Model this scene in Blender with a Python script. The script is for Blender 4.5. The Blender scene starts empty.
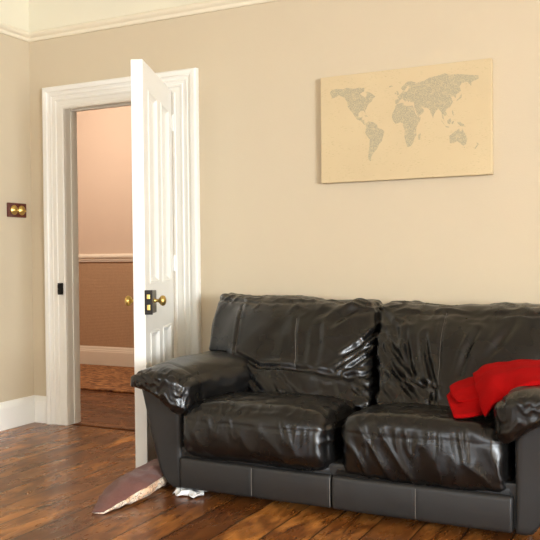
import bpy, bmesh, math, random
from mathutils import Vector, Matrix, noise
from mathutils.bvhtree import BVHTree
from mathutils.geometry import tessellate_polygon
random.seed(7)
SC = bpy.context.scene
COL = SC.collection

# ------------------------------------------------------------------ helpers
def link(name, bm, mat, parent=None, smooth=False, loc=None):
    me = bpy.data.meshes.new(name)
    bmesh.ops.recalc_face_normals(bm, faces=bm.faces)
    bm.to_mesh(me); bm.free()
    o = bpy.data.objects.new(name, me)
    COL.objects.link(o)
    for m in (mat if isinstance(mat, (list, tuple)) else [mat]):
        me.materials.append(m)
    if smooth:
        for p in me.polygons: p.use_smooth = True
    if parent:
        o.parent = parent
        root = parent
        off = Vector((0, 0, 0))
        while root:
            off += root.location if not root.get('rot') else Vector((0, 0, 0))
            root = root.parent
        if not parent.get('local'):
            me.transform(Matrix.Translation(-off))
    return o

def thing(name, loc, label, cat, group=None):
    o = bpy.data.objects.new(name, None)
    o.empty_display_size = .1
    o.location = loc
    COL.objects.link(o)
    o['label'] = label; o['category'] = cat
    if group: o['group'] = group
    return o

def tag(o, label, cat, group=None):
    o['label'] = label; o['category'] = cat
    if group: o['group'] = group
    return o

def struct(o):
    o['kind'] = 'structure'
    return o

def box(bm, x0, x1, y0, y1, z0, z1, bev=0, seg=2):
    r = bmesh.ops.create_cube(bm, size=1)
    vs = r['verts']
    for v in vs:
        v.co = Vector(((x0 + x1) / 2 + v.co.x * (x1 - x0), (y0 + y1) / 2 + v.co.y * (y1 - y0), (z0 + z1) / 2 + v.co.z * (z1 - z0)))
    if bev:
        es = list({e for v in vs for e in v.link_edges})
        bmesh.ops.bevel(bm, geom=es, offset=bev, segments=seg, affect='EDGES', profile=.5)
    return bm

def sweep(bm, prof, path, closed=False):
    """prof: list of (a,b) ; path: list of functions frame (origin, A, B) ; makes a strip surface between frames, capped"""
    rows = []
    for (o, A, B) in path:
        rows.append([bm.verts.new(o + A * a + B * b) for a, b in prof])
    n = len(prof)
    for i in range(len(rows) - 1):
        for j in range(n):
            k = (j + 1) % n
            try: bm.faces.new((rows[i][j], rows[i][k], rows[i + 1][k], rows[i + 1][j]))
            except ValueError: pass
    if not closed:
        for r in (rows[0], rows[-1]):
            try: bm.faces.new(r)
            except ValueError: pass
    else:
        for j in range(n):
            k = (j + 1) % n
            bm.faces.new((rows[-1][j], rows[-1][k], rows[0][k], rows[0][j]))
    return bm

def lathe(bm, prof, o, axis, seg=24):
    """prof: (dist along axis, radius)"""
    axis = axis.normalized()
    a = axis.orthogonal().normalized(); b = axis.cross(a)
    rows = []
    for d, r in prof:
        if r < 1e-6:
            rows.append([bm.verts.new(o + axis * d)])
        else:
            rows.append([bm.verts.new(o + axis * d + (a * math.cos(t) + b * math.sin(t)) * r) for t in [2 * math.pi * i / seg for i in range(seg)]])
    for i in range(len(rows) - 1):
        p, q = rows[i], rows[i + 1]
        for j in range(seg):
            k = (j + 1) % seg
            f = [p[j % len(p)], p[k % len(p)], q[k % len(q)], q[j % len(q)]]
            g = []
            for v in f:
                if v not in g: g.append(v)
            if len(g) > 2: bm.faces.new(g)
    for r in (rows[0], rows[-1]):
        if len(r) > 2: bm.faces.new(r)
    return bm

def tube(bm, pts, rad, seg=6):
    rows = []
    for i, p in enumerate(pts):
        d = (pts[min(i + 1, len(pts) - 1)] - pts[max(i - 1, 0)]).normalized()
        a = d.cross(Vector((0.3, 1, .2))).normalized(); b = d.cross(a)
        rows.append([bm.verts.new(p + (a * math.cos(t) + b * math.sin(t)) * rad) for t in [2 * math.pi * k / seg for k in range(seg)]])
    for i in range(len(rows) - 1):
        for j in range(seg):
            k = (j + 1) % seg
            bm.faces.new((rows[i][j], rows[i][k], rows[i + 1][k], rows[i + 1][j]))
    bm.faces.new(rows[0]); bm.faces.new(rows[-1])
    return bm

def lattice_box(nx, ny, nz, hx, hy, hz, r, deform, disp=None):
    """rounded box surface grid; deform(p, (a,b,c)) -> world point; disp(world, normal, (a,b,c)) -> distance along the normal"""
    bm = bmesh.new()
    vs = {}; par = {}
    def vert(i, j, k):
        key = (i, j, k)
        if key not in vs:
            a, b, c = 2 * i / nx - 1, 2 * j / ny - 1, 2 * k / nz - 1
            p = Vector((a * hx, b * hy, c * hz))
            q = Vector((max(-(hx - r), min(hx - r, p.x)), max(-(hy - r), min(hy - r, p.y)), max(-(hz - r), min(hz - r, p.z))))
            d = p - q
            if d.length > 1e-9: p = q + d.normalized() * r
            v = bm.verts.new(deform(p, (a, b, c)))
            vs[key] = v; par[v] = (a, b, c)
        return vs[key]
    for k in (0, nz):
        for i in range(nx):
            for j in range(ny):
                bm.faces.new((vert(i, j, k), vert(i + 1, j, k), vert(i + 1, j + 1, k), vert(i, j + 1, k)))
    for j in (0, ny):
        for i in range(nx):
            for k in range(nz):
                bm.faces.new((vert(i, j, k), vert(i + 1, j, k), vert(i + 1, j, k + 1), vert(i, j, k + 1)))
    for i in (0, nx):
        for j in range(ny):
            for k in range(nz):
                bm.faces.new((vert(i, j, k), vert(i, j + 1, k), vert(i, j + 1, k + 1), vert(i, j, k + 1)))
    bmesh.ops.recalc_face_normals(bm, faces=bm.faces)
    bm.normal_update()
    if disp:
        ds = [(v, disp(v.co.copy(), v.normal.copy(), par[v])) for v in bm.verts]
        ns = {v: v.normal.copy() for v in bm.verts}
        for v, d in ds: v.co += ns[v] * d
        bm.normal_update()
    return bm

def sstep(a, b, x):
    t = max(0, min(1, (x - a) / (b - a)))
    return t * t * (3 - 2 * t)

def seg_dist(px, pz, pts):
    best = 9; tt = 0
    n = len(pts) - 1
    for i in range(n):
        ax, az = pts[i]; bx, bz = pts[i + 1]
        dx, dz = bx - ax, bz - az
        L = dx * dx + dz * dz
        t = max(0, min(1, ((px - ax) * dx + (pz - az) * dz) / L))
        d = math.hypot(px - ax - t * dx, pz - az - t * dz)
        if d < best: best = d; tt = (i + t) / n
    return best, tt

def crease(px, pz, creases):
    s = 0
    for pts, w, dep, shoulder in creases:
        d, t = seg_dist(px, pz, pts)
        if d > w * 5: continue
        env = .35 + .65 * math.sin(math.pi * min(1, max(0, t * .9 + .05)))
        s += env * (-dep * math.exp(-(d / w) ** 2) + shoulder * math.exp(-((d - 2 * w) / (w * 1.1)) ** 2))
    return s

def fold(p, sc, an, seed=0):
    """ridged, warped noise 0..1"""
    q = Vector((p.x * an[0], p.y * an[1], p.z * an[2])) * sc + Vector((seed, seed * 1.7, seed * .3))
    q += noise.noise_vector(q * .6) * .7
    return (1 - abs(noise.noise(q)) * 2) ** 2

# ------------------------------------------------------------------ materials
class NT:
    def __init__(s, name):
        s.m = bpy.data.materials.new(name); s.m.use_nodes = True
        s.t = s.m.node_tree; s.n = s.t.nodes; s.n.clear()
        s.out = s.n.new('ShaderNodeOutputMaterial'); s.b = s.n.new('ShaderNodeBsdfPrincipled')
        s.t.links.new(s.b.outputs[0], s.out.inputs[0])
    def new(s, typ, ins=None, **kw):
        n = s.n.new(typ)
        for k, v in kw.items(): setattr(n, k, v)
        for k, v in (ins or {}).items():
            if isinstance(v, bpy.types.NodeSocket): s.t.links.new(v, n.inputs[k])
            else: n.inputs[k].default_value = v
        return n
    def set(s, **kw):
        for k, v in kw.items():
            k = k.replace('_', ' ')
            if isinstance(v, bpy.types.NodeSocket): s.t.links.new(v, s.b.inputs[k])
            else: s.b.inputs[k].default_value = v
        return s
    def math(s, op, a, b=0.0, c=None):
        d = {0: a, 1: b}
        if c is not None: d[2] = c
        return s.new('ShaderNodeMath', d, operation=op).outputs[0]
    def mix(s, f, a, b, mode='MIX'):
        n = s.new('ShaderNodeMix', data_type='RGBA', blend_type=mode)
        for i, v in ((0, f), (6, a), (7, b)):
            if isinstance(v, bpy.types.NodeSocket): s.t.links.new(v, n.inputs[i])
            else: n.inputs[i].default_value = v
        return n.outputs[2]
    def coord(s, which='Object'):
        return s.new('ShaderNodeTexCoord').outputs[which]
    def scaled(s, v, sc):
        return s.new('ShaderNodeVectorMath', {0: v, 1: sc}, operation='MULTIPLY').outputs[0]
    def noise(s, v, sc, det=3, rough=.5, dist=0):
        return s.new('ShaderNodeTexNoise', {'Vector': v, 'Scale': sc, 'Detail': det, 'Roughness': rough, 'Distortion': dist}).outputs[0]
    def ramp(s, f, a, b):
        return s.new('ShaderNodeMapRange', {0: f, 1: a, 2: b}).outputs[0]
    def bump(s, h, dist, strength=1.0, normal=None):
        d = {'Height': h, 'Distance': dist, 'Strength': strength}
        if normal: d['Normal'] = normal
        s.t.links.new(s.new('ShaderNodeBump', d).outputs[0], s.b.inputs['Normal'])

def lin(r, g, b):
    f = lambda c: (c / 255 / 12.92) if c / 255 <= .04045 else ((c / 255 + .055) / 1.055) ** 2.4
    return (f(r), f(g), f(b), 1)

def simple(name, col, rough=.5, metal=0, var=.0, bump=0, bs=60, coat=0):
    n = NT(name)
    c = n.coord()
    base = lin(*col)
    if var:
        f = n.noise(c, 6, 4)
        dark = tuple(x * (1 - var) for x in base[:3]) + (1,)
        n.set(Base_Color=n.mix(f, dark, base))
    else: n.set(Base_Color=base)
    n.set(Roughness=rough, Metallic=metal, Coat_Weight=coat)
    if bump: n.bump(n.noise(c, bs, 3), bump)
    return n.m

M = {}
M['wall'] = simple('wall_paint', (202, 187, 160), .85, var=.03, bump=.0006, bs=120)
M['frieze'] = simple('frieze_paint', (226, 219, 196), .85, var=.03, bump=.0006, bs=120)
M['ceiling'] = simple('ceiling_paint', (236, 230, 212), .9, var=.02)
M['white'] = simple('white_gloss_paint', (238, 236, 228), .32, var=.03, bump=.0005, bs=25)
M['rail'] = simple('rail_paint', (228, 218, 194), .45, var=.03)
M['hallup'] = simple('hall_paint', (212, 188, 168), .85, var=.03, bump=.0006, bs=120)
M['hallwhite'] = simple('hall_white_paint', (232, 218, 200), .4, var=.03)
M['brass'] = simple('brass', (214, 182, 106), .33, .9, var=.15)
M['iron'] = simple('dark_iron', (38, 34, 30), .4, .6, var=.2)
M['steel'] = simple('lock_steel', (125, 122, 118), .35, .85, var=.2)
M['mahogany'] = simple('mahogany', (92, 34, 22), .3, var=.35, coat=.4)
M['seam'] = simple('stitch_thread', (120, 114, 106), .6)
M['paper'] = simple('white_cloth', (232, 232, 230), .85, var=.04, bump=.004, bs=40)
M['glass'] = None

def hall_paper():
    n = NT('hall_wallpaper')
    c = n.coord()
    f = n.noise(n.scaled(c, (60, 60, 30)), 1.5, 2)
    w = n.new('ShaderNodeTexWave', {'Vector': c, 'Scale': 22, 'Distortion': 1.5, 'Detail': 1}, bands_direction='X').outputs[1]
    w2 = n.new('ShaderNodeTexWave', {'Vector': c, 'Scale': 22, 'Distortion': 1.5, 'Detail': 1}, bands_direction='Z').outputs[1]
    g = n.math('ADD', n.math('MULTIPLY', n.math('ADD', w, w2), .3), n.math('MULTIPLY', f, .5))
    n.set(Base_Color=n.mix(g, lin(158, 122, 92), lin(194, 158, 124)), Roughness=.8)
    n.bump(g, .002)
    return n.m
M['hallpaper'] = hall_paper()

def planks(name, axis, width, cols, rough=(.16, .40)):
    """floorboards running along y (axis=0) or x (axis=1)"""
    n = NT(name)
    c = n.coord()
    sep = n.new('ShaderNodeSeparateXYZ', {0: c})
    across, along = (sep.outputs[0], sep.outputs[1]) if axis == 0 else (sep.outputs[1], sep.outputs[0])
    wob = n.math('MULTIPLY', n.noise(n.scaled(c, (1.5, 1.5, 1)), 1, 2), .012)
    u = n.math('DIVIDE', n.math('ADD', across, wob), width)
    pid = n.math('FLOOR', u)
    fr = n.math('FRACT', u)
    # boards also end: joint every ~2.3 m, offset per board
    rnd = n.new('ShaderNodeTexWhiteNoise', {'W': pid}, noise_dimensions='1D').outputs[0]
    v = n.math('ADD', n.math('DIVIDE', along, 2.7), n.math('MULTIPLY', rnd, 7.3))
    vid = n.math('FLOOR', v); vf = n.math('FRACT', v)
    pid2 = n.math('ADD', n.math('MULTIPLY', pid, 3.17), n.math('MULTIPLY', vid, 1.37))
    rnd2 = n.new('ShaderNodeTexWhiteNoise', {'W': pid2}, noise_dimensions='1D').outputs[0]
    # grain space, stretched along the board and shifted per board
    comb = n.new('ShaderNodeCombineXYZ', {0: n.math('MULTIPLY', across, 1.0), 1: n.math('MULTIPLY', along, .09), 2: n.math('MULTIPLY', rnd2, 9.0)}).outputs[0]
    grain = n.noise(comb, 55, 5, .6, 1.2)
    comb2 = n.new('ShaderNodeCombineXYZ', {0: across, 1: n.math('MULTIPLY', along, .3), 2: n.math('MULTIPLY', rnd2, 5.0)}).outputs[0]
    blotch = n.noise(comb2, 9, 4, .6, 1.5)
    big = n.noise(comb2, 3.2, 2, .5, .5)
    knots = n.new('ShaderNodeTexVoronoi', {'Vector': n.new('ShaderNodeCombineXYZ', {0: across, 1: n.math('MULTIPLY', along, .45), 2: rnd2}).outputs[0], 'Scale': 5.5}).outputs[0]
    knot = n.math('SUBTRACT', 1.0, n.ramp(knots, .04, .13))
    a = n.mix(n.ramp(grain, .3, .72), lin(*cols[0]), lin(*cols[1]))
    b = n.mix(n.ramp(blotch, .42, .62), a, lin(*cols[2]))
    n_b = n.mix(n.math('MULTIPLY', n.ramp(big, .42, .6), .75), b, lin(*cols[3]))
    d = n.mix(n.math('MULTIPLY', rnd2, .45), n_b, lin(*cols[0]))
    d = n.mix(n.math('MULTIPLY', knot, .75), d, lin(38, 20, 10))
    gap = n.math('LESS_THAN', n.math('MINIMUM', fr, n.math('SUBTRACT', 1.0, fr)), .014)
    gap2 = n.math('LESS_THAN', vf, .0015)
    gp = n.math('MAXIMUM', gap, gap2)
    edge = n.math('SUBTRACT', 1.0, n.ramp(n.math('MINIMUM', fr, n.math('SUBTRACT', 1.0, fr)), .0, .09))
    d = n.mix(n.math('MULTIPLY', edge, .32), d, lin(45, 24, 12))
    d = n.mix(gp, d, lin(14, 8, 5))
    rg = n.math('ADD', n.math('MULTIPLY', n.noise(comb2, 14, 4, .6), rough[1] - rough[0]), rough[0])
    n.set(Base_Color=d, Roughness=rg)
    n.b.inputs['Specular IOR Level'].default_value = .5
    h = n.math('SUBTRACT', n.math('ADD', n.math('MULTIPLY', grain, .12), n.math('MULTIPLY', blotch, .25)), n.math('MULTIPLY', gp, 1.0))
    n.bump(h, .003, .7)
    return n.m
M['floor'] = planks('stained_floorboards', 0, .165, ((78, 41, 16), (156, 94, 40), (206, 136, 66), (98, 54, 24)))
M['hallfloor'] = planks('hall_floorboards', 1, .15, ((72, 38, 20), (120, 70, 36), (138, 82, 44), (92, 50, 26)))

def leather(name, base, rough, crinkle, spec=.5):
    n = NT(name)
    c = n.coord()
    wr = n.noise(c, 9, 4, .55, 1.6)
    rid = n.math('ABSOLUTE', n.math('SUBTRACT', wr, .5))
    fine = n.new('ShaderNodeTexVoronoi', {'Vector': c, 'Scale': 260}, feature='DISTANCE_TO_EDGE').outputs[0]
    med = n.noise(c, 34, 4, .6, 1.0)
    h = n.math('ADD', n.math('MULTIPLY', rid, 1.0 * crinkle), n.math('MULTIPLY', med, .05 * crinkle))
    h = n.math('ADD', h, n.math('MULTIPLY', fine, .05))
    f = n.noise(c, 5, 4, .6)
    n.set(Base_Color=n.mix(f, tuple(x * .8 for x in lin(*base)[:3]) + (1,), tuple(x * 1.2 for x in lin(*base)[:3]) + (1,)))
    n.set(Roughness=n.math('ADD', n.math('MULTIPLY', n.noise(c, 7, 3), .14), rough - .07))
    n.b.inputs['Specular IOR Level'].default_value = spec
    n.bump(h, .007, .8)
    return n.m
M['leather'] = leather('soft_black_leather', (13, 12, 11), .28, .22)
M['leather_pad'] = leather('arm_black_leather', (14, 13, 12), .29, .26)
M['leather_flat'] = leather('panel_leather', (31, 30, 29), .5, .12)

def fabric(name, c1, c2, sc=200, rough=.95, sheen=.3, bump=.001):
    n = NT(name)
    c = n.coord()
    f = n.noise(c, sc, 3)
    g = n.noise(c, 9, 4)
    n.set(Base_Color=n.mix(n.math('MULTIPLY', n.math('ADD', f, g), .5), lin(*c1), lin(*c2)), Roughness=rough, Sheen_Weight=sheen)
    n.b.inputs['Specular IOR Level'].default_value = .08
    n.bump(f, bump)
    return n.m
M['red'] = fabric('red_fleece', (138, 6, 8), (178, 10, 12), 260, .95, .0, .002)
M['velvet'] = fabric('brown_velvet', (88, 56, 50), (128, 90, 82), 120, .85, .15)

def floral():
    n = NT('cream_floral_fabric')
    c = n.coord()
    v = n.noise(c, 16, 3, .6, 2.2)
    line = n.math('LESS_THAN', n.math('ABSOLUTE', n.math('SUBTRACT', v, .5)), .022)
    v2 = n.noise(c, 13, 2, .5, 1.0)
    o = n.ramp(v2, .55, .62)
    b = n.mix(n.math('MULTIPLY', o, .55), lin(236, 222, 200), lin(226, 160, 96))
    n.set(Base_Color=n.mix(n.math('MULTIPLY', line, .75), b, lin(120, 84, 66)), Roughness=.85)
    return n.m
M['floral'] = floral()

def rug():
    n = NT('hall_rug_wool')
    c = n.coord()
    a = n.noise(n.scaled(c, (1, 3.2, 1)), 11, 4, .7, .8)
    v = n.new('ShaderNodeTexVoronoi', {'Vector': n.scaled(c, (1, 2.6, 1)), 'Scale': 15}).outputs[0]
    b = n.mix(n.ramp(a, .38, .62), lin(112, 66, 36), lin(186, 132, 82))
    n.set(Base_Color=n.mix(n.ramp(v, .15, .5), lin(84, 46, 30), b), Roughness=.95)
    n.bump(n.noise(c, 150, 2), .004)
    return n.m
M['rug'] = rug()

def canvas():
    n = NT('parchment_canvas')
    c = n.coord()
    f = n.noise(c, 4, 4, .55)
    base = n.mix(f, lin(196, 175, 137), lin(208, 189, 150))
    s = n.noise(n.scaled(c, (55, 1, 330)), 1, 1, .5)      # rows of small sea and island captions
    k = n.noise(n.scaled(c, (9, 1, 14)), 1, 2, .6)
    d = n.math('MULTIPLY', n.math('GREATER_THAN', s, .64), n.math('GREATER_THAN', k, .5))
    n.set(Base_Color=n.mix(n.math('MULTIPLY', d, .55), base, lin(176, 160, 120)), Roughness=.75)
    n.bump(n.noise(c, 700, 1), .0004)
    return n.m
M['canvas'] = canvas()
def ink():
    n = NT('map_lettering_ink')
    c = n.coord()
    # closely set small lettering: fine broken strokes between paper colour
    s = n.noise(n.scaled(c, (150, 1, 260)), 1, 2, .7)
    k = n.noise(n.scaled(c, (34, 1, 60)), 1, 2, .6)
    f = n.math('MULTIPLY', n.ramp(s, .36, .56), n.ramp(k, .2, .5))
    n.set(Base_Color=n.mix(f, lin(198, 179, 140), lin(158, 151, 128)), Roughness=.8)
    return n.m
M['ink'] = ink()

def glassmat():
    n = NT('window_glass')
    n.set(Base_Color=(1, 1, 1, 1), Roughness=0.0, Transmission_Weight=1.0, IOR=1.02)
    return n.m
M['glass'] = glassmat()

# ------------------------------------------------------------------ room
RX, RY, RH = 9.3, -7.0, 2.86        # right wall, front wall, ceiling
OPX0, OPX1, OPZ = .282, 1.074, 1.985 # doorway
WT = .105                             # wall thickness
RAIL = 2.405

def plain(name, boxes, mat, parent=None, bev=0):
    bm = bmesh.new()
    for b in boxes: box(bm, *b, bev=bev)
    return link(name, bm, mat, parent)

struct(plain('floor', [(0, RX, RY, 0.0, -.06, 0)], M['floor']))
struct(plain('floor_hall', [(-3.4, 3.4, .045, 2.39, -.06, 0)], M['hallfloor']))
struct(plain('trim_threshold', [(OPX0, OPX1, .0, .045, -.06, -.010)], M['iron']))
struct(plain('wall_back', [(0, OPX0 - .0, 0, WT, 0, RAIL + .03), (OPX1, RX, 0, WT, 0, RAIL + .03), (OPX0, OPX1, 0, WT, OPZ + .03, RAIL + .03)], M['wall']))
struct(plain('wall_back_frieze', [(0, RX, 0, WT, RAIL + .03, RH)], M['frieze']))
struct(plain('wall_left', [(-.15, 0, RY, 0.16, 0, RAIL + .03)], M['wall']))
struct(plain('wall_left_frieze', [(-.15, 0, RY, 0.16, RAIL + .03, RH)], M['frieze']))
struct(plain('ceiling', [(-.15, RX + .15, RY - .15, .16, RH, RH + .1)], M['ceiling']))
# right wall with a window, front wall with a window
def wall_with_window(name, axis, pos, sgn, span, win, mat, win2=None):
    a0, a1 = span; w0, w1, z0, z1 = win
    bs = [(a0, w0, 0, RH), (w1, win2[0] if win2 else a1, 0, RH), (w0, w1, 0, z0), (w0, w1, z1, RH)]
    if win2: bs += [(win2[1], a1, 0, RH), (win2[0], win2[1], 0, win2[2]), (win2[0], win2[1], win2[3], RH)]
    out = []
    p0, p1 = sorted((pos, pos + sgn * .15))
    for (u0, u1, zz0, zz1) in bs:
        out.append((u0, u1, p0, p1, zz0, zz1) if axis == 'y' else (p0, p1, u0, u1, zz0, zz1))
    return struct(plain(name, out, mat))
WF = (1.2, 3.2, .62, 2.45)     # front window: x0 x1 z0 z1
WR = (-6.7, -4.3, .6, 2.5)    # right window: y0 y1 z0 z1
wall_with_window('wall_front', 'y', RY, -1, (-.15, RX + .15), WF, M['wall'])
wall_with_window('wall_right', 'x', RX, 1, (RY, .16), WR, M['wall'])
def window(name, axis, pos, sgn, win):
    w0, w1, z0, z1 = win
    bm = bmesh.new()
    p0, p1 = sorted((pos + sgn * .03, pos + sgn * .09))
    def b(u0, u1, a, c):
        if axis == 'y': box(bm, u0, u1, p0, p1, a, c)
        else: box(bm, p0, p1, u0, u1, a, c)
    b(w0, w0 + .06, z0, z1); b(w1 - .06, w1, z0, z1); b(w0, w1, z0, z0 + .07); b(w0, w1, z1 - .06, z1)
    mid = (z0 + z1) / 2
    b(w0, w1, mid - .025, mid + .025)
    n = max(1, round((w1 - w0) / .9))
    for i in range(1, n):
        x = w0 + (w1 - w0) * i / n
        b(x - .04, x + .04, z0, z1)
    fr = struct(link(name, bm, M['white']))
    bm = bmesh.new()
    pm = (p0 + p1) / 2
    if axis == 'y': box(bm, w0 + .05, w1 - .05, pm - .002, pm + .002, z0 + .05, z1 - .05)
    else: box(bm, pm - .002, pm + .002, w0 + .05, w1 - .05, z0 + .05, z1 - .05)
    return fr
window('window_1', 'y', RY, -1, WF)
window('window_2', 'x', RX, 1, WR)

# hall beyond the doorway
HY = 2.37
struct(plain('wall_hall_upper', [(-3.4, 3.4, HY, HY + .1, 1.02, 2.86)], M['hallup']))
struct(plain('wall_hall_lower', [(-3.4, 3.4, HY, HY + .1, 0, 1.02)], M['hallpaper']))
struct(plain('wall_hall_left', [(-3.5, -3.4, .0, HY + .1, 0, 2.86)], M['hallup']))
struct(plain('wall_hall_right', [(3.4, 3.5, .105, HY + .1, 0, 2.86)], M['hallup']))
struct(plain('wall_hall_near', [(-3.4, -.15, .0, .16, 0, 2.86)], M['hallup']))
struct(plain('ceiling_hall', [(-3.5, 3.5, .105, HY + .1, 2.86, 2.96), (-3.5, -.15, 0, .16, 2.86, 2.96)], M['ceiling']))
# dado rail
bm = bmesh.new()
pr = [(0, 1.007), (.014, 1.007), (.016, 1.018), (.022, 1.024), (.022, 1.034), (.030, 1.040), (.036, 1.052), (.034, 1.066), (.022, 1.074), (.012, 1.083), (0, 1.083)]
Y = Vector((0, -1, 0)); Z = Vector((0, 0, 1))
sweep(bm, pr, [(Vector((-3.4, HY, 0)), Y, Z), (Vector((3.4, HY, 0)), Y, Z)])
struct(link('trim_dado_hall', bm, M['hallwhite']))
bm = bmesh.new()
pr = [(0, 0), (.022, 0), (.022, .135), (.018, .142), (.018, .152), (.012, .158), (.011, .17), (.005, .184), (0, .186)]
sweep(bm, pr, [(Vector((-3.4, HY, 0)), Y, Z), (Vector((3.4, HY, 0)), Y, Z)])
struct(link('baseboard_hall', bm, M['hallwhite']))

# skirting boards of the room, mitred in the corner
pr = [(0, 0), (.020, 0), (.020, .13), (.017, .14), (.012, .15), (.007, .162), (0, .168)]
def run(name, prof, pts, mat):
    """pts: corners (x,y) with inward offset direction vectors"""
    bm = bmesh.new()
    sweep(bm, prof, [(Vector((x, y, 0)), Vector((dx, dy, 0)), Z) for x, y, dx, dy in pts])
    return struct(link(name, bm, mat))
run('baseboard_left', pr, [(0, RY, 1, 0), (0, 0, 1, -1)], M['white'])
run('baseboard_back', pr, [(0, 0, 1, -1), (.130, 0, 0, -1)], M['white'])
run('baseboard_back_right', pr, [(1.246, 0, 0, -1), (RX, 0, 0, -1)], M['white'])
# picture rail
pr = [(0, RAIL), (.010, RAIL), (.014, RAIL + .008), (.016, RAIL + .020), (.028, RAIL + .030), (.034, RAIL + .042), (.030, RAIL + .052), (.018, RAIL + .055), (.010, RAIL + .062), (0, RAIL + .062)]
run('trim_picture_rail', pr, [(0, RY, 1, 0), (0, 0, 1, -1), (RX, 0, 0, -1)], M['rail'])

# door architrave: mitred moulded profile, a = distance from the opening edge outwards, b = projection
A0, A1, AZ = .126, 1.249, 2.10
prof = [(0, 0), (0, .014), (.008, .020), (.020, .020), (.024, .015), (.052, .016), (.056, .022), (.066, .024), (.070, .019), (.084, .021), (.089, .027), (.096, .028), (.100, .024), (.112, .030), (.118, .040), (.140, .044), (.146, .040), (.150, .030), (.150, 0)]
prof = [(a, .014 + (b - .014) * .75 if b else 0) for a, b in prof]
def arch(prof, sx):
    k = (OPX0 - A0) / .150
    kz = (AZ - 1.957) / .150
    pts = []
    bm = bmesh.new()
    F = Vector((0, -1, 0))
    rows = []
    for a, b in prof:
        zt = 1.957 + a * kz
        xl = OPX0 - a * k; xr = OPX1 + a * (A1 - OPX1) / .150
        rows.append([Vector((xl, -b, 0)), Vector((xl, -b, zt)), Vector((xr, -b, zt)), Vector((xr, -b, 0))])
    vs = [[bm.verts.new(p) for p in r] for r in rows]
    n = len(vs)
    for i in range(n):
        j = (i + 1) % n
        for s in range(3):
            bm.faces.new((vs[i][s], vs[i][s + 1], vs[j][s + 1], vs[j][s]))
    bm.faces.new([v[0] for v in vs]); bm.faces.new([v[3] for v in vs])
    return bm
struct(link('trim_architrave', arch(prof, 1), M['white']))
# jamb lining with a stop bead
bm = bmesh.new()
box(bm, OPX0 - .02, OPX0 + .002, -.001, WT, 0, OPZ)
box(bm, OPX0, OPX0 + .008, .045, .08, 0, OPZ, bev=.003)
box(bm, OPX1 - .002, OPX1 + .02, -.001, WT, 0, OPZ)
box(bm, OPX1 - .008, OPX1, .045, .08, 0, OPZ, bev=.003)
box(bm, OPX0 - .02, OPX1 + .02, -.001, WT, 1.965, OPZ + .03)
box(bm, OPX0, OPX1, .045, .08, 1.951, 1.966, bev=.003)
# hall side architrave
for x0, x1 in ((OPX0 - .12, OPX0 - .005), (OPX1 + .005, OPX1 + .12)):
    box(bm, x0, x1, WT, WT + .014, 0, 2.08, bev=.004)
box(bm, OPX0 - .12, OPX1 + .12, WT, WT + .014, 1.97, 2.08, bev=.004)
struct(link('trim_door_jamb', bm, M['white']))
# iron keep for the rim lock on the architrave
bm = bmesh.new()
box(bm, .245, .268, -.048, -.020, .812, .884, bev=.003)
box(bm, .250, .264, -.054, -.046, .822, .846, bev=.002)
box(bm, .250, .264, -.054, -.046, .852, .874, bev=.002)
tag(link('lock_keep', bm, M['iron']), 'small dark iron lock keep on the white door architrave', 'lock keep')

# ------------------------------------------------------------------ door leaf
Hg = Vector((1.088, -.034, 0))
E2 = Vector((1.3813, -.7265, 0))
D = (E2 - Hg).normalized(); DW = (E2 - Hg).length; N = Vector((D.y, -D.x, 0)) * -1
if N.x < 0: N = -N
DT, DH = .058, 1.982
def dpt(s, z, d=0): return Hg + D * s + N * d + Vector((0, 0, z))   # d=0: visible face
door = bpy.data.objects.new('door_1', None); COL.objects.link(door)
door.location = Hg; door['kind'] = 'structure'
def dbox(bm, s0, s1, d0, d1, z0, z1, bev=0):
    b2 = bmesh.new(); box(b2, s0, s1, d0, d1, z0, z1, bev=bev)
    for v in b2.verts:
        v.co = dpt(v.co.x, v.co.z, v.co.y)
    me = bpy.data.meshes.new('t'); b2.to_mesh(me); b2.free(); bm.from_mesh(me); bpy.data.meshes.remove(me)
# frame: stiles, rails, muntin, with two tall upper and two lower recessed moulded panels
bm = bmesh.new()
ST = .105
s_in0, s_in1 = ST, DW - ST
mid = DW / 2; MU = .05
zA0, zA1, zB0, zB1 = .215, .665, .905, DH - .125
dbox(bm, 0, ST, -DT, 0, .008, DH, .0015); dbox(bm, DW - ST, DW, -DT, 0, .008, DH, .0015)
for z0, z1 in ((.008, zA0), (zA1, zB0), (zB1, DH)): dbox(bm, ST, DW - ST, -DT, 0, z0, z1)
for z0, z1 in ((zA0, zA1), (zB0, zB1)): dbox(bm, mid - MU, mid + MU, -DT, 0, z0, z1)
link('door_frame', bm, M['white'], door)
for (s0, s1) in ((ST, mid - MU), (mid + MU, DW - ST)):
    for z0, z1 in ((zA0, zA1), (zB0, zB1)):
        bm = bmesh.new()
        # concentric rings of moulding then flat field, both faces
        rings = [(0, 0), (.004, .005), (.010, .005), (.016, -.001), (.024, -.008), (.034, -.013), (.040, -.013)]
        for side in (0, 1):
            prev = None
            for w, dd in rings:
                d = dd if side == 0 else -DT - dd
                ring = [bm.verts.new(dpt(a, z, d)) for a, z in ((s0 + w, z0 + w), (s1 - w, z0 + w), (s1 - w, z1 - w), (s0 + w, z1 - w))]
                if prev:
                    for i in range(4):
                        bm.faces.new((prev[i], prev[(i + 1) % 4], ring[(i + 1) % 4], ring[i]))
                prev = ring
            bm.faces.new(prev)
        link('door_panel', bm, M['white'], door)
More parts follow.
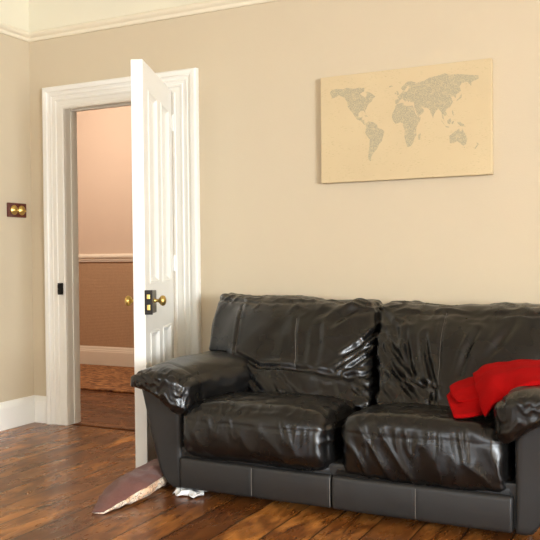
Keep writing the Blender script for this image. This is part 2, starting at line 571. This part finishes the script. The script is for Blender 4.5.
# rim lock
LZ0, LZ1 = .762, .872
bm = bmesh.new()
dbox(bm, DW - .128, DW - .004, 0.0, .028, LZ0, LZ1, .003)
lock = link('rim_lock', bm, M['steel'], door)
bm = bmesh.new()
dbox(bm, DW - .006, DW + .0015, -.004, .034, LZ0 - .004, LZ1 + .004, .001)
link('lock_plate', bm, M['iron'], lock)
bm = bmesh.new()
dbox(bm, DW, DW + .013, .009, .024, .834, .856, .002)
dbox(bm, DW, DW + .009, .009, .024, .780, .806, .002)
link('latch_bolt', bm, M['brass'], lock)['label'] = 'brass latch and bolt'
kp = [(0, .012), (.006, .011), (.010, .008), (.022, .008), (.027, .012), (.032, .020), (.038, .025), (.046, .026), (.054, .022), (.059, .012), (.061, 0)]
bm = bmesh.new(); lathe(bm, kp, dpt(DW - .075, .822, .026), N)
k = link('door_knob', bm, M['brass'], door, smooth=True); k['label'] = 'round brass knob on the lock'
bm = bmesh.new(); lathe(bm, [(0, .026), (.004, .026), (.006, .012)] + kp[2:], dpt(DW - .075, .822, -DT), -N)
link('door_knob', bm, M['brass'], door, smooth=True)['label'] = 'round brass knob on the hall side'
for z in (1.80, 1.0, .22):
    bm = bmesh.new()
    lathe(bm, [(-.045, .005), (-.045, .006), (.045, .006), (.048, .003)], dpt(-.002, z, .006), Z, 10)
    dbox(bm, -.002, .024, 0, .0015, z - .04, z + .04)
    link('hinge', bm, M['white'], door)

# ------------------------------------------------------------------ light switch
sw = thing('light_switch', (0, -.137, 1.337), 'mahogany light switch plate with two round brass dollies on left wall', 'light switch')
bm = bmesh.new(); box(bm, 0.0005, .014, -.216, -.058, 1.293, 1.381, bev=.004)
link('back_plate', bm, M['mahogany'], sw)
for y in (-.165, -.101):
    bm = bmesh.new()
    lathe(bm, [(0, .030), (.003, .030), (.006, .027), (.008, .020), (.014, .017), (.018, .011), (.019, 0)], Vector((.013, y, 1.337)), Vector((1, 0, 0)), 28)
    kk = link('switch_dome', bm, M['brass'], sw, smooth=True)
    bm = bmesh.new()
    lathe(bm, [(0, .004), (.010, .0045), (.016, .006), (.020, .004), (.021, 0)], Vector((.030, y, 1.337)), Vector((1, 0, -.35)), 12)
    link('toggle', bm, M['brass'], kk, smooth=True)

# ------------------------------------------------------------------ map canvas
PX0, PX1, PZ0, PZ1, PY = 2.009, 2.885, 1.410, 1.958, -.034
mp = thing('map_canvas', (2.447, 0, 1.41), 'parchment coloured world map canvas hanging on the beige back wall', 'wall art')
bm = bmesh.new(); box(bm, PX0, PX1, PY, -.002, PZ0, PZ1, bev=.003)
link('canvas', bm, M['canvas'], mp)
LAND = [
 [(-168,66),(-162,70),(-150,71),(-135,69),(-125,71),(-110,68),(-95,69),(-88,68),(-82,68),(-83,62),(-93,59),(-90,56),(-80,52),(-77,55),(-77,61),(-70,60),(-63,56),(-56,52),(-62,48),(-65,44),(-70,42),(-75,38),(-77,34),(-81,30),(-80,25),(-84,30),(-92,30),(-97,27),(-97,21),(-91,19),(-87,21),(-89,16),(-83,14),(-83,9),(-78,8),(-83,7),(-92,14),(-101,17),(-106,22),(-112,29),(-117,33),(-123,39),(-124,47),(-132,55),(-145,60),(-155,57),(-162,56),(-165,62)],
 [(-80,9),(-72,12),(-62,10),(-52,5),(-50,0),(-40,-3),(-35,-7),(-39,-15),(-41,-22),(-48,-27),(-53,-34),(-58,-38),(-63,-42),(-67,-47),(-68,-54),(-74,-51),(-74,-42),(-71,-30),(-70,-18),(-77,-12),(-81,-5),(-78,2)],
 [(-84,22),(-78,23),(-74,20),(-78,20)],
 [(-17,15),(-16,21),(-10,28),(-9,32),(-5,36),(5,37),(10,37),(11,33),(20,31),(32,31),(35,25),(38,18),(43,12),(51,12),(47,4),(41,-2),(39,-8),(40,-16),(35,-22),(32,-29),(26,-34),(19,-35),(15,-27),(12,-17),(13,-8),(9,0),(9,4),(2,6),(-8,4),(-14,9)],
 [(44,-16),(50,-14),(48,-24),(44,-24)],
 [(-9,37),(-9,43),(-1,44),(-4,48),(2,50),(5,53),(8,54),(10,57),(13,54),(20,55),(22,59),(29,60),(23,61),(22,65),(17,60),(13,56),(8,58),(5,61),(12,66),(19,70),(28,71),(40,67),(36,65),(45,67),(60,69),(70,73),(85,74),(105,77),(115,74),(140,73),(160,70),(178,68),(178,63),(163,59),(162,53),(157,57),(155,60),(142,59),(137,54),(140,47),(130,42),(128,36),(125,39),(118,39),(122,31),(116,23),(108,21),(106,17),(109,12),(104,9),(100,13),(103,2),(98,8),(97,16),(90,22),(86,20),(80,14),(78,8),(73,16),(71,21),(66,25),(57,26),(51,28),(56,24),(58,20),(52,16),(44,12),(39,21),(35,28),(35,36),(27,37),(26,40),(22,37),(19,41),(13,45),(18,40),(15,38),(8,44),(3,42),(-1,38),(-5,36)],
 [(-5,50),(1,51),(-2,56),(-6,58),(-5,54)], [(-10,52),(-6,52),(-7,55),(-10,54)], [(-23,64),(-14,65),(-17,67),(-23,66)],
 [(130,31),(136,34),(141,36),(142,43),(144,44),(140,41),(136,36),(131,34)],
 [(95,5),(104,-4),(106,-6),(101,-2),(97,2)], [(109,2),(117,6),(118,1),(115,-4),(110,-2)], [(105,-6),(115,-8),(113,-9),(106,-8)],
 [(119,0),(125,1),(122,-4),(119,-4)], [(120,18),(122,17),(125,9),(122,10),(120,14)],
 [(131,-1),(138,-2),(146,-6),(150,-10),(143,-9),(138,-8),(133,-4)],
 [(114,-22),(122,-18),(129,-14),(136,-12),(136,-15),(140,-17),(142,-11),(146,-18),(150,-23),(153,-29),(150,-37),(144,-39),(139,-36),(131,-31),(122,-34),(115,-34)],
 [(145,-41),(148,-41),(147,-43)], [(173,-35),(178,-38),(175,-41),(171,-45),(167,-46),(172,-41),(174,-39)]]
W, Hh = PX1 - PX0, PZ1 - PZ0
def mxy(lon, lat): return PX0 + W * (.06 + (lon + 168) / 346 * .87), PZ1 - Hh * (.519 - .0056 * lat)
bm = bmesh.new()
yp = PY - .0006
for poly in LAND:
    vs = [bm.verts.new((mxy(a, b)[0], yp, mxy(a, b)[1])) for a, b in poly]
    for tri in tessellate_polygon([[Vector((a, b, 0)) for a, b in poly]]):
        try: bm.faces.new([vs[k] for k in tri])
        except ValueError: pass
link('map_print', bm, M['ink'], mp)
# ------------------------------------------------------------------ sofa
sofa = thing('sofa', (2.44, -.55, 0), 'black leather two seat sofa against the back wall', 'sofa')
# base front panels
def base_panel(x0, x1, yf, seams):
    hx, hy, hz = (x1 - x0) / 2, .02, .067
    def df(p, abc):
        a, b, c = abc
        y = yf + .02 + p.y - .006 * (1 - c * c) * (1 if b < 0 else 0)
        return Vector(((x0 + x1) / 2 + p.x, y, .034 + .067 + p.z))
    def dd(co, n, abc):
        s = 0
        for sx in seams: s -= .003 * math.exp(-((co.x - sx) / .004) ** 2)
        s += .0015 * noise.noise(co * 9)
        return s
    return lattice_box(90, 3, 14, hx, hy, hz, .010, df, dd)
pts = []
pL = link('base_panel', base_panel(1.744, 2.446, -1.0, [2.096]), M['leather_flat'], sofa, smooth=True)
pR = link('base_panel', base_panel(2.449, 3.141, -1.004, [2.79]), M['leather_flat'], sofa, smooth=True)
for par, xs, yy in ((pL, [2.096, 2.444], -1.008), (pR, [2.79], -1.0125)):
    for x in xs:
        bm = bmesh.new(); tube(bm, [Vector((x, yy + (.003 if z in (.045, .158) else 0), z)) for z in (.045, .06, .09, .12, .145, .158)], .0009)
        link('seam', bm, M['seam'], par)
# footrest ledges above the panels and the carcass behind
bm = bmesh.new()
for x0, x1 in ((1.75, 2.440), (2.456, 3.135)):
    r = bmesh.ops.create_cube(bm, size=1)
    for v in r['verts']:
        t = v.co.z > 0; f = v.co.y < 0
        v.co = Vector((x0 if v.co.x < 0 else x1, (-.955 if t else -.992) if f else -.80, .215 if t else .166))
    bmesh.ops.bevel(bm, geom=list({e for v in r['verts'] for e in v.link_edges}), offset=.008, segments=3, affect='EDGES')
link('footrest_ledge', bm, M['leather_flat'], sofa, smooth=True)
bm = bmesh.new(); box(bm, 1.66, 3.22, -.975, -.08, .04, .21, bev=.01)
link('carcass', bm, M['leather_flat'], sofa)
bm = bmesh.new()
box(bm, 1.62, 3.26, -.16, -.05, .05, .74, bev=.03, seg=4)
link('back_frame', bm, M['leather_flat'], sofa, smooth=True)
for x in (1.71, 3.17):
    for y in (-.86, -.14):
        bm = bmesh.new(); lathe(bm, [(0, .022), (.004, .025), (.045, .028)], Vector((x, y, 0)), Z, 16)
        link('foot', bm, M['iron'], sofa)

MX = 2.4435   # mirror plane between the two seats
def arm(mir):
    def X(x): return 2 * MX - x if mir else x
    # side panel, flaring outward and upward
    def df(p, abc):
        a, b, c = abc
        z = .028 + (c + 1) / 2 * .447
        tz = (z - .028) / .447
        xo = 1.665 - .135 * tz ** .8
        xo += .03 * max(0, .12 - tz) / .12
        xi = 1.742
        x = xi + (xo - xi) * (1 - a) / 2
        # rounding of the front corners from the lattice
        rx = (p.x - a * .11); ry = (p.y - b * .425)
        y = -.555 + p.y * 1.0
        return Vector((X(x + rx), y, z + (p.z - c * .215)))
    def dd(co, n, abc):
        return .002 * noise.noise(co * 7) + .003 * math.exp(-((co.x - X(1.62)) / .05) ** 2) * (n.y < -.5)
    panel = link('arm', lattice_box(10, 30, 24, .11, .435, .215, .016, df, dd), M['leather_flat'], sofa, smooth=True)
    # inner arm wall is part of the pad: thick pad draped over the top, rolling down at front and inside
    def df2(p, abc):
        a, b, c = abc            # a -1 outer..1 inner ; b -1 front..1 back ; c -1 bottom..1 top
        u = (a + 1) / 2
        t = (b + 1) / 2
        x = 1.652 + p.x
        zb = .452 - .030 * u ** 2 - .085 * sstep(.3, 1.0, u)
        if b > -.8: zb -= .06 * sstep(.55, 1.0, u) * sstep(-.8, -.5, b)
        zt = .543 + .028 * (1 - a * a)
        zt -= .022 * sstep(.35, 0.0, t)
        z = zb + (zt - zb) * (p.z / .14 + 1) / 2
        # pad bulges more at the front over the top, the inner side spreads over the seat at the back
        x += .12 * sstep(.12, .62, t) * sstep(.35, 1, u)
        x += .012 * (1 - c * c) * (a / (abs(a) + .2))
        y = -.575 + p.y
        y -= .022 * (1 - a * a * .6) * sstep(-.4, -1, b)
        return Vector((X(x), y, z))
    def dd2(co, n, abc):
        a, b, c = abc
        q = Vector((X(co.x), co.y, co.z))
        s = .006 * noise.noise(q * 5)
        front = sstep(-.78, -.93, b)
        # gathers running over the front roll
        g = fold(q, 24, (1.4, .7, .7), 3.1) - .5
        s += front * .006 * g + .0025 * (fold(q, 7, (1, .8, 1), 5.5) - .5)
        # a seam across the pad just behind the front roll
        s -= .006 * math.exp(-((q.y + .93 + .02 * math.sin(q.x * 30)) / .008) ** 2) * (c > -.6)
        # inner face wrinkles
        s += sstep(.3, .9, a) * .004 * (fold(q, 13, (1, .35, 1.2), 9.3) - .4)
        return s
    pad = link('arm_pad', lattice_box(44, 90, 30, .145, .475, .14, .072, df2, dd2), M['leather_pad'], panel, smooth=True)
    return panel
arm(False); arm(True)

def seat(x0, x1, yf, seed, sag, fat, amp, rad, tuck):
    hx, hy, hz = (x1 - x0) / 2, .34, .125
    zc = .285 if x0 < 2 else .279
    def df(p, abc):
        a, b, c = abc
        x = (x0 + x1) / 2 + p.x; y = yf + hy + p.y; z = zc + p.z
        # crown, then slope to the rear
        if c > -.5:
            k = (c + .5) / 1.5
            z += k * (.018 * (1 - a ** 4) * (1 - min(1, abs(b + .35) / 1.35) ** 2) - sag * sstep(-.2, 1, b))
        z -= .028 * abs(a) ** 5 * sstep(0, 1, c) * .8
        # belly of the front face
        y -= fat * (1 - a ** 6) * (1 - c * c) * sstep(.3, -1, b)
        # tuck underneath at the front
        y += tuck * sstep(-.3, -1, c) * sstep(.2, -1, b)
        # corners drawn in
        y += .018 * abs(a) ** 8 * sstep(0, -1, b)
        x -= .004 * a * (sstep(.2, -1, b)) * (1 - abs(c))
        return Vector((x, y, z))
    def dd(co, n, abc):
        a, b, c = abc
        s = .007 * noise.noise(co * 4 + Vector((seed, 0, 0)))
        front = max(0, -n.y)
        # line of stitching along the front, about 5 cm under the top edge
        zl = .345 + .008 * noise.noise(Vector((co.x * 5, seed, 0)))
        d = co.z - zl
        if b < -.5:
            s -= .0022 * math.exp(-(d / .005) ** 2)
            env = math.exp(-(d / .07) ** 2) if d < 0 else math.exp(-(d / .035) ** 2)
            g = fold(Vector((co.x, 0, co.z * .35 + co.x * .22)), 19, (1, 1, 1), seed)
            s += env * amp * .9 * (g - .45)
            g2 = fold(Vector((co.x + .6 * co.z, 0, co.z * .6)), 8, (1, 1, .6), seed + 4)
            s += front * amp * 1.1 * (g2 - .45) * (1 - env * .4)
        # top creases
        t = sstep(.3, .9, n.z)
        s += t * .0045 * (fold(co, 6, (.8, 1.3, 1), seed + 8) - .45)
        s += t * .004 * (fold(co, 15, (1.3, .7, 1), seed + 2) - .45) * sstep(0, -.8, b)
        # vertical gathers at the sides of the front
        e = sstep(.82, 1, abs(a)) * (b < 0)
        s += e * .006 * (fold(co, 15, (.3, .3, 1.5), seed + 6) - .5)
        return s
    return lattice_box(120, 50, 40, hx, hy, hz, rad, df, dd)
link('seat_cushion', seat(1.750, 2.452, -1.036, 1.3, .045, .026, .0042, .060, .03), M['leather'], sofa, smooth=True)
link('seat_cushion', seat(2.474, 3.134, -1.000, 7.7, .045, .018, .009, .042, .008), M['leather'], sofa, smooth=True)

def yfront(z): return -.66 + .86 * (z - .40)
def back(x0, x1, outer, creases, seams, seed, ztop, slope):
    """outer = -1: left end wings over the arm, +1: right end"""
    hx, hy, hz = (x1 - x0) / 2, .11, .235
    def df(p, abc):
        a, b, c = abc
        x = (x0 + x1) / 2 + p.x
        xm = 2 * MX - x if outer > 0 else x
        zb = .365 + .19 * sstep(2.02, 1.66, xm)
        zt = ztop - slope * (x - x0) / (x1 - x0) + .006 * math.sin(x * 13 + seed)
        h = (p.z / hz + 1) / 2
        z = zb + h * (zt - zb)
        th = .25 - .09 * sstep(.5, .83, z)
        y = yfront(z) + th / 2 + p.y / hy * th / 2
        f = sstep(.2, -1, b)
        puff = (1 - abs(a) ** 3.0)
        hh = 2 * h - 1
        y -= f * .045 * puff * (1 - abs(hh) ** 4)
        # upper pillow belly and lower roll
        y -= f * .018 * math.exp(-((z - .68) / .09) ** 2) * puff
        # outer lower edge leans back over the arm
        y += f * .05 * sstep(1.8, 1.55, xm)
        x += -.018 * a * (1 - abs(c)) * 0
        # sides lean in a little at the top
        if a * outer < 0: x += .10 * abs(a) ** 1.5 * (1 - h)
        else: x += -outer * .05 * abs(a) ** 1.5 * (1 - h)
        return Vector((x, y, z))
    def dd(co, n, abc):
        a, b, c = abc
        s = .010 * noise.noise(co * 3.3 + Vector((seed, 0, 0))) + .005 * noise.noise(co * 9 + Vector((seed, 3, 0)))
        if b < .2:
            s += crease(co.x, co.z, creases)
            inner = -outer * a
            e = sstep(.35, .95, inner)       # busy gathers at the inner end
            g = fold(Vector((co.x * .8 - .5 * co.z, 0, co.z + co.x * .35)), 12, (1, 1, 1.4), seed + 2)
            s += e * .011 * (g - .45)
            lo = sstep(.52, .44, co.z)
            s += lo * .010 * (fold(Vector((co.x + .5 * co.z, 0, co.z * .7)), 10, (1, 1, 1), seed + 5) - .45)
            s += .006 * (fold(Vector((co.x, 0, co.z * .35)), 6, (1, 1, 1), seed + 7) - .45)
        top = sstep(.5, .9, c)
        s += top * .006 * (fold(co, 11, (1, 1.5, 1), seed + 9) - .45)
        s -= .006 * math.exp(-((co.z - (ztop - .035)) / .007) ** 2) * (b < -.3) * .8
        return s
    bm = lattice_box(130, 26, 74, hx, hy, hz, .036, df, dd)
    tree = BVHTree.FromBMesh(bm)
    o = link('back_cushion', bm, M['leather'], sofa, smooth=True)
    for pts in seams:
        P = []
        for i in range(len(pts) - 1):
            for k in range(9):
                t = k / 8
                x = pts[i][0] * (1 - t) + pts[i + 1][0] * t; z = pts[i][1] * (1 - t) + pts[i + 1][1] * t
                h = tree.ray_cast(Vector((x, -2, z)), Vector((0, 1, 0)))
                if h[0]: P.append(h[0] + Vector((0, -.0012, 0)))
        b2 = bmesh.new(); tube(b2, P, .0009)
        link('seam', b2, M['seam'], o)
    return o
cBL = [
 ([(1.77, .573), (1.922, .522), (2.116, .523), (2.32, .503), (2.472, .496)], .010, .016, .006),
 ([(1.703, .789), (1.748, .672), (1.77, .573)], .008, .009, .003),
 ([(2.039, .734), (2.077, .615), (2.105, .527)], .008, .008, .003),
 ([(2.46, .655), (2.366, .584), (2.302, .527)], .010, .014, .008),
 ([(2.46, .605), (2.382, .547), (2.325, .516)], .008, .012, .007),
 ([(2.45, .705), (2.384, .634), (2.319, .582)], .012, .014, .009),
 ([(2.481, .528), (2.423, .505), (2.355, .51)], .007, .010, .006),
 ([(2.485, .45), (2.41, .485), (2.354, .498)], .009, .011, .007),
 ([(2.467, .418), (2.406, .453), (2.361, .49)], .008, .010, .006),
 ([(2.42, .80), (2.30, .775), (2.225, .72)], .018, .012, .008),
 ([(1.80, .54), (1.93, .44), (2.003, .398)], .012, .014, .007),
 ([(2.024, .498), (2.094, .448), (2.161, .40)], .012, .009, .006),
 ([(2.17, .70), (2.19, .62), (2.20, .54)], .016, .007, .008)]
cBR = [
 ([(2.746, .77), (2.759, .619), (2.779, .485)], .008, .010, .004),
 ([(2.573, .524), (2.687, .491), (2.788, .482)], .008, .011, .006),
 ([(2.478, .692), (2.546, .611), (2.657, .528), (2.786, .43)], .012, .012, .007),
 ([(2.480, .625), (2.594, .513), (2.705, .417)], .012, .013, .008),
 ([(2.585, .695), (2.618, .60), (2.668, .498)], .011, .012, .010),
 ([(2.68, .677), (2.714, .58), (2.765, .485), (2.765, .41)], .011, .013, .012),
 ([(2.903, .704), (2.875, .624), (2.859, .527)], .012, .010, .008),
 ([(3.05, .74), (3.0, .66), (2.96, .60)], .016, .008, .006),
 ([(2.46, .76), (2.53, .70), (2.56, .66)], .014, .009, .006)]
back(1.503, 2.392, -1, cBL, [cBL[1][0], cBL[2][0]], 2.2, .842, .036)
back(2.415, 3.372, 1, cBR, [cBR[0][0]], 6.1, .806, .008)

# ------------------------------------------------------------------ red throw
def throw(rows, thick, seed, nv=26, nu=8):
    """rows: list of (near, mid?, far) control points; ribbon with ripples and real thickness"""
    bm = bmesh.new()
    def cat(p, t):
        n = len(p) - 1; s = t * n; i = min(int(s), n - 1); f = s - i
        a, b, c, d = p[max(i - 1, 0)], p[i], p[i + 1], p[min(i + 2, n)]
        return .5 * ((2 * b) + (-a + c) * f + (2 * a - 5 * b + 4 * c - d) * f * f + (-a + 3 * b - 3 * c + d) * f ** 3)
    near = [Vector(r[0]) for r in rows]; mid = [Vector(r[1]) for r in rows]; far = [Vector(r[2]) for r in rows]
    U = nu * len(rows)
    g = []
    for i in range(U + 1):
        t = i / U
        cs = [cat(near, t), cat(mid, t), cat(far, t)]
        g.append([cat(cs, j / nv) for j in range(nv + 1)])
    top = []; bot = []
    for i in range(U + 1):
        a = []; b = []
        for j in range(nv + 1):
            p = g[i][j]
            du = g[min(i + 1, U)][j] - g[max(i - 1, 0)][j]; dv = g[i][min(j + 1, nv)] - g[i][max(j - 1, 0)]
            n = du.cross(dv).normalized()
            if n.z < 0 and abs(n.z) > .2 or (abs(n.z) <= .2 and n.y > 0): n = -n
            e = min(1, min(j, nv - j) / 2.5, min(i, U - i) / 2.0 + .0)
            th = thick * math.sqrt(max(0, 1 - (1 - e) ** 2)) + .0005
            w = .009 * noise.noise(Vector((p.x * 7 + seed, p.y * 18, p.z * 9))) + .004 * noise.noise(p * 26 + Vector((seed, 0, 0)))
            a.append(bm.verts.new(p + n * (th / 2 + w))); b.append(bm.verts.new(p - n * (th / 2 - w)))
        top.append(a); bot.append(b)
    for i in range(U):
        for j in range(nv):
            bm.faces.new((top[i][j], top[i + 1][j], top[i + 1][j + 1], top[i][j + 1]))
            bm.faces.new((bot[i][j], bot[i][j + 1], bot[i + 1][j + 1], bot[i + 1][j]))
    for i in range(U):
        for j in (0, nv): bm.faces.new((top[i][j], bot[i][j], bot[i + 1][j], top[i + 1][j]))
    for j in range(nv):
        for i in (0, U): bm.faces.new((top[i][j], top[i][j + 1], bot[i][j + 1], bot[i][j]))
    return bm
th = thing('throw_blanket', (3.15, -.8, .56), 'folded red fleece throw draped over the sofa arm and seat', 'blanket')
A = [((3.040, -.975, .440), (2.985, -.83, .505), (2.934, -.67, .542)),
     ((3.075, -.965, .492), (3.025, -.82, .552), (2.975, -.63, .575)),
     ((3.122, -.93, .516), (3.080, -.79, .568), (3.044, -.60, .588)),
     ((3.175, -.93, .552), (3.145, -.79, .586), (3.102, -.60, .598)),
     ((3.240, -.93, .569), (3.22, -.79, .594), (3.179, -.60, .604)),
     ((3.34, -.93, .569), (3.32, -.79, .592), (3.28, -.60, .604)),
     ((3.43, -.93, .50), (3.42, -.79, .53), (3.40, -.60, .54)),
     ((3.45, -.92, .40), (3.44, -.79, .42), (3.42, -.62, .43))]
link('top_fold', throw(A, .024, 1.0), M['red'], th, smooth=True)
B = [((2.922, -.955, .428), (2.880, -.85, .450), (2.842, -.75, .470)),
     ((2.962, -.960, .430), (2.912, -.84, .462), (2.862, -.71, .488)),
     ((3.000, -.955, .436), (2.950, -.82, .480), (2.895, -.67, .510)),
     ((3.025, -.91, .440), (2.985, -.79, .505), (2.955, -.63, .535)),
     ((3.055, -.90, .465), (3.030, -.78, .525), (3.000, -.61, .555))]
link('under_fold', throw(B, .018, 4.0), M['red'], th, smooth=True)
B2 = [((2.920, -.880, .470), (2.880, -.815, .484), (2.852, -.735, .500)),
      ((2.945, -.880, .474), (2.905, -.80, .492), (2.870, -.70, .512)),
      ((2.985, -.87, .478), (2.945, -.78, .508), (2.905, -.66, .530)),
      ((3.03, -.86, .490), (2.99, -.76, .525), (2.955, -.64, .545))]
link('under_fold', throw(B2, .014, 8.0), M['red'], th, smooth=True)

# ------------------------------------------------------------------ floor cushion used as a door stop
cu = thing('floor_cushion', (1.54, -1.05, 0), 'brown velvet cushion with cream patterned side lying on floorboards against the door', 'cushion')
cax = Vector((1.478, -.765, 0)); cbx = Vector((1.578, -1.35, 0))
cd = (cax - cbx); CL = cd.length; cd.normalize(); cn = Vector((cd.y, -cd.x, 0))   # cn points right / toward camera
if cn.x < 0: cn = -cn
def cpoint(t, ang):
    # t 0 front tip ..1 rear; ang angle around the section: 0 = right, 90 = up
    tap = (sstep(-.03, .42, t) ** .75) * (1 - .35 * sstep(.85, 1.0, t) ** 2)
    tap = max(tap, .0)
    w = .028 + .078 * tap; h = .012 + .085 * tap
    if t > .97: w *= .8; h *= .85
    ca, sa = math.cos(ang), math.sin(ang)
    e = .92
    x = math.copysign(abs(ca) ** e, ca) * w; z = math.copysign(abs(sa) ** e, sa) * h / 2 + h / 2
    # lean: right side higher, left slopes down
    z *= 1 - .38 * max(0, -x / w) * 1
    x += .02 * tap
    p = cbx + cd * (t * CL) + cn * x; p.z = max(.0008, z + .0008)
    k = (.009 * (fold(p, 14, (1, 1, 1), 2.0) - .45) + .006 * noise.noise(p * 9)) * min(1, tap + .3)
    c = Vector((0, 0, h / 2))
    q = p + (cn * ca + Z * sa) * k
    q.z = max(.0008, q.z)
    return q
def cbody(a0, a1, n, m=46):
    bm = bmesh.new(); rows = []
    for i in range(m + 1):
        rows.append([bm.verts.new(cpoint(i / m, a0 + (a1 - a0) * j / n)) for j in range(n + 1)])
    for i in range(m):
        for j in range(n):
            bm.faces.new((rows[i][j], rows[i + 1][j], rows[i + 1][j + 1], rows[i][j + 1]))
    if n > 24:
        bm.faces.new(rows[0]); bm.faces.new(rows[-1])
    else:
        bm.faces.new(rows[0]); bm.faces.new(rows[-1])
    return bm
link('velvet_cover', cbody(math.radians(15), math.radians(212), 30), M['velvet'], cu, smooth=True)
link('patterned_cover', cbody(math.radians(-148), math.radians(15), 30), M['floral'], cu, smooth=True)['label'] = 'cream patterned underside'
bm = bmesh.new(); tube(bm, [cpoint(i / 40, math.radians(15)) + Vector((.001, -.001, .001)) for i in range(41)], .0028)
link('piping', bm, M['floral'], cu, smooth=True)

# white cloth under the sofa front
bm = bmesh.new()
nx, ny = 30, 16
g = [[None] * (ny + 1) for _ in range(nx + 1)]
for i in range(nx + 1):
    for j in range(ny + 1):
        u, v = i / nx, j / ny
        x = 1.700 + .135 * u + .012 * math.sin(v * 9); y = -1.005 + .11 * v + .012 * math.sin(u * 13 + 1) * (1 - v)
        z = .004 + .022 * abs(noise.noise(Vector((u * 3.5, v * 3, 2)))) * 1.6 + .008 * sstep(0, .3, v)
        g[i][j] = bm.verts.new((x, y, min(z, .026)))
for i in range(nx):
    for j in range(ny):
        bm.faces.new((g[i][j], g[i + 1][j], g[i + 1][j + 1], g[i][j + 1]))
o = link('crumpled_cloth', bm, M['paper'], None, smooth=True)
md = o.modifiers.new('solid', 'SOLIDIFY'); md.thickness = .0025; md.offset = 1
tag(o, 'crumpled white cloth on the floor poking out from under the sofa', 'cloth')

# hall runner
bm = bmesh.new(); box(bm, -2.9, 1.6, 1.13, 2.30, .001, .016, bev=.004)
tag(link('hall_rug', bm, M['rug']), 'brown and orange patterned rug on the hall floorboards beyond the doorway', 'rug')

# ------------------------------------------------------------------ light
def area(name, loc, rot, sx, sy, power, col):
    l = bpy.data.lights.new(name, 'AREA'); l.shape = 'RECTANGLE'; l.size = sx; l.size_y = sy; l.energy = power; l.color = col
    o = bpy.data.objects.new(name, l); o.location = loc; o.rotation_euler = rot; COL.objects.link(o); return o
area('daylight_front', ((WF[0] + WF[1]) / 2, RY - .25, (WF[2] + WF[3]) / 2), (math.radians(90), 0, 0), WF[1] - WF[0], WF[3] - WF[2], 52, (.90, .95, 1.0))
area('daylight_right', (RX + .25, (WR[0] + WR[1]) / 2, (WR[2] + WR[3]) / 2), (math.radians(90), 0, math.radians(90)), WR[1] - WR[0], WR[3] - WR[2], 570, (.86, .93, 1.0))
pl = bpy.data.lights.new('hall_fill', 'POINT'); pl.energy = 32; pl.color = (1.0, .90, .80); pl.shadow_soft_size = .12  # added unseen point light that brightens the hall, no fitting behind it
po = bpy.data.objects.new('hall_fill', pl); po.location = (-1.0, 1.0, 2.35); COL.objects.link(po)

w = bpy.data.worlds.new('sky'); SC.world = w; w.use_nodes = True
bg = w.node_tree.nodes['Background']
bg.inputs[0].default_value = (.80, .88, 1.0, 1); bg.inputs[1].default_value = 1.2

# ------------------------------------------------------------------ camera
yaw, pit, rol = .4636, .0141, -.0102
F = Vector((-math.sin(yaw) * math.cos(pit), math.cos(yaw) * math.cos(pit), -math.sin(pit)))
r0 = Vector((math.cos(yaw), math.sin(yaw), 0)); u0 = r0.cross(F)
r = r0 * math.cos(rol) + u0 * math.sin(rol); u = -r0 * math.sin(rol) + u0 * math.cos(rol)
cam = bpy.data.cameras.new('camera'); co = bpy.data.objects.new('camera', cam); COL.objects.link(co)
cam.sensor_width = 36; cam.lens = 814.962 / 540 * 36
m = Matrix(((r.x, u.x, -F.x, 3.6664), (r.y, u.y, -F.y, -3.9563), (r.z, u.z, -F.z, 1.0221), (0, 0, 0, 1)))
co.matrix_world = m
cam.clip_start = .05
SC.camera = co
SC.view_settings.view_transform = 'Standard'; SC.view_settings.look = 'None'
SC.view_settings.gamma = 1; SC.view_settings.use_curve_mapping = False
SC.view_settings.exposure = 1.0
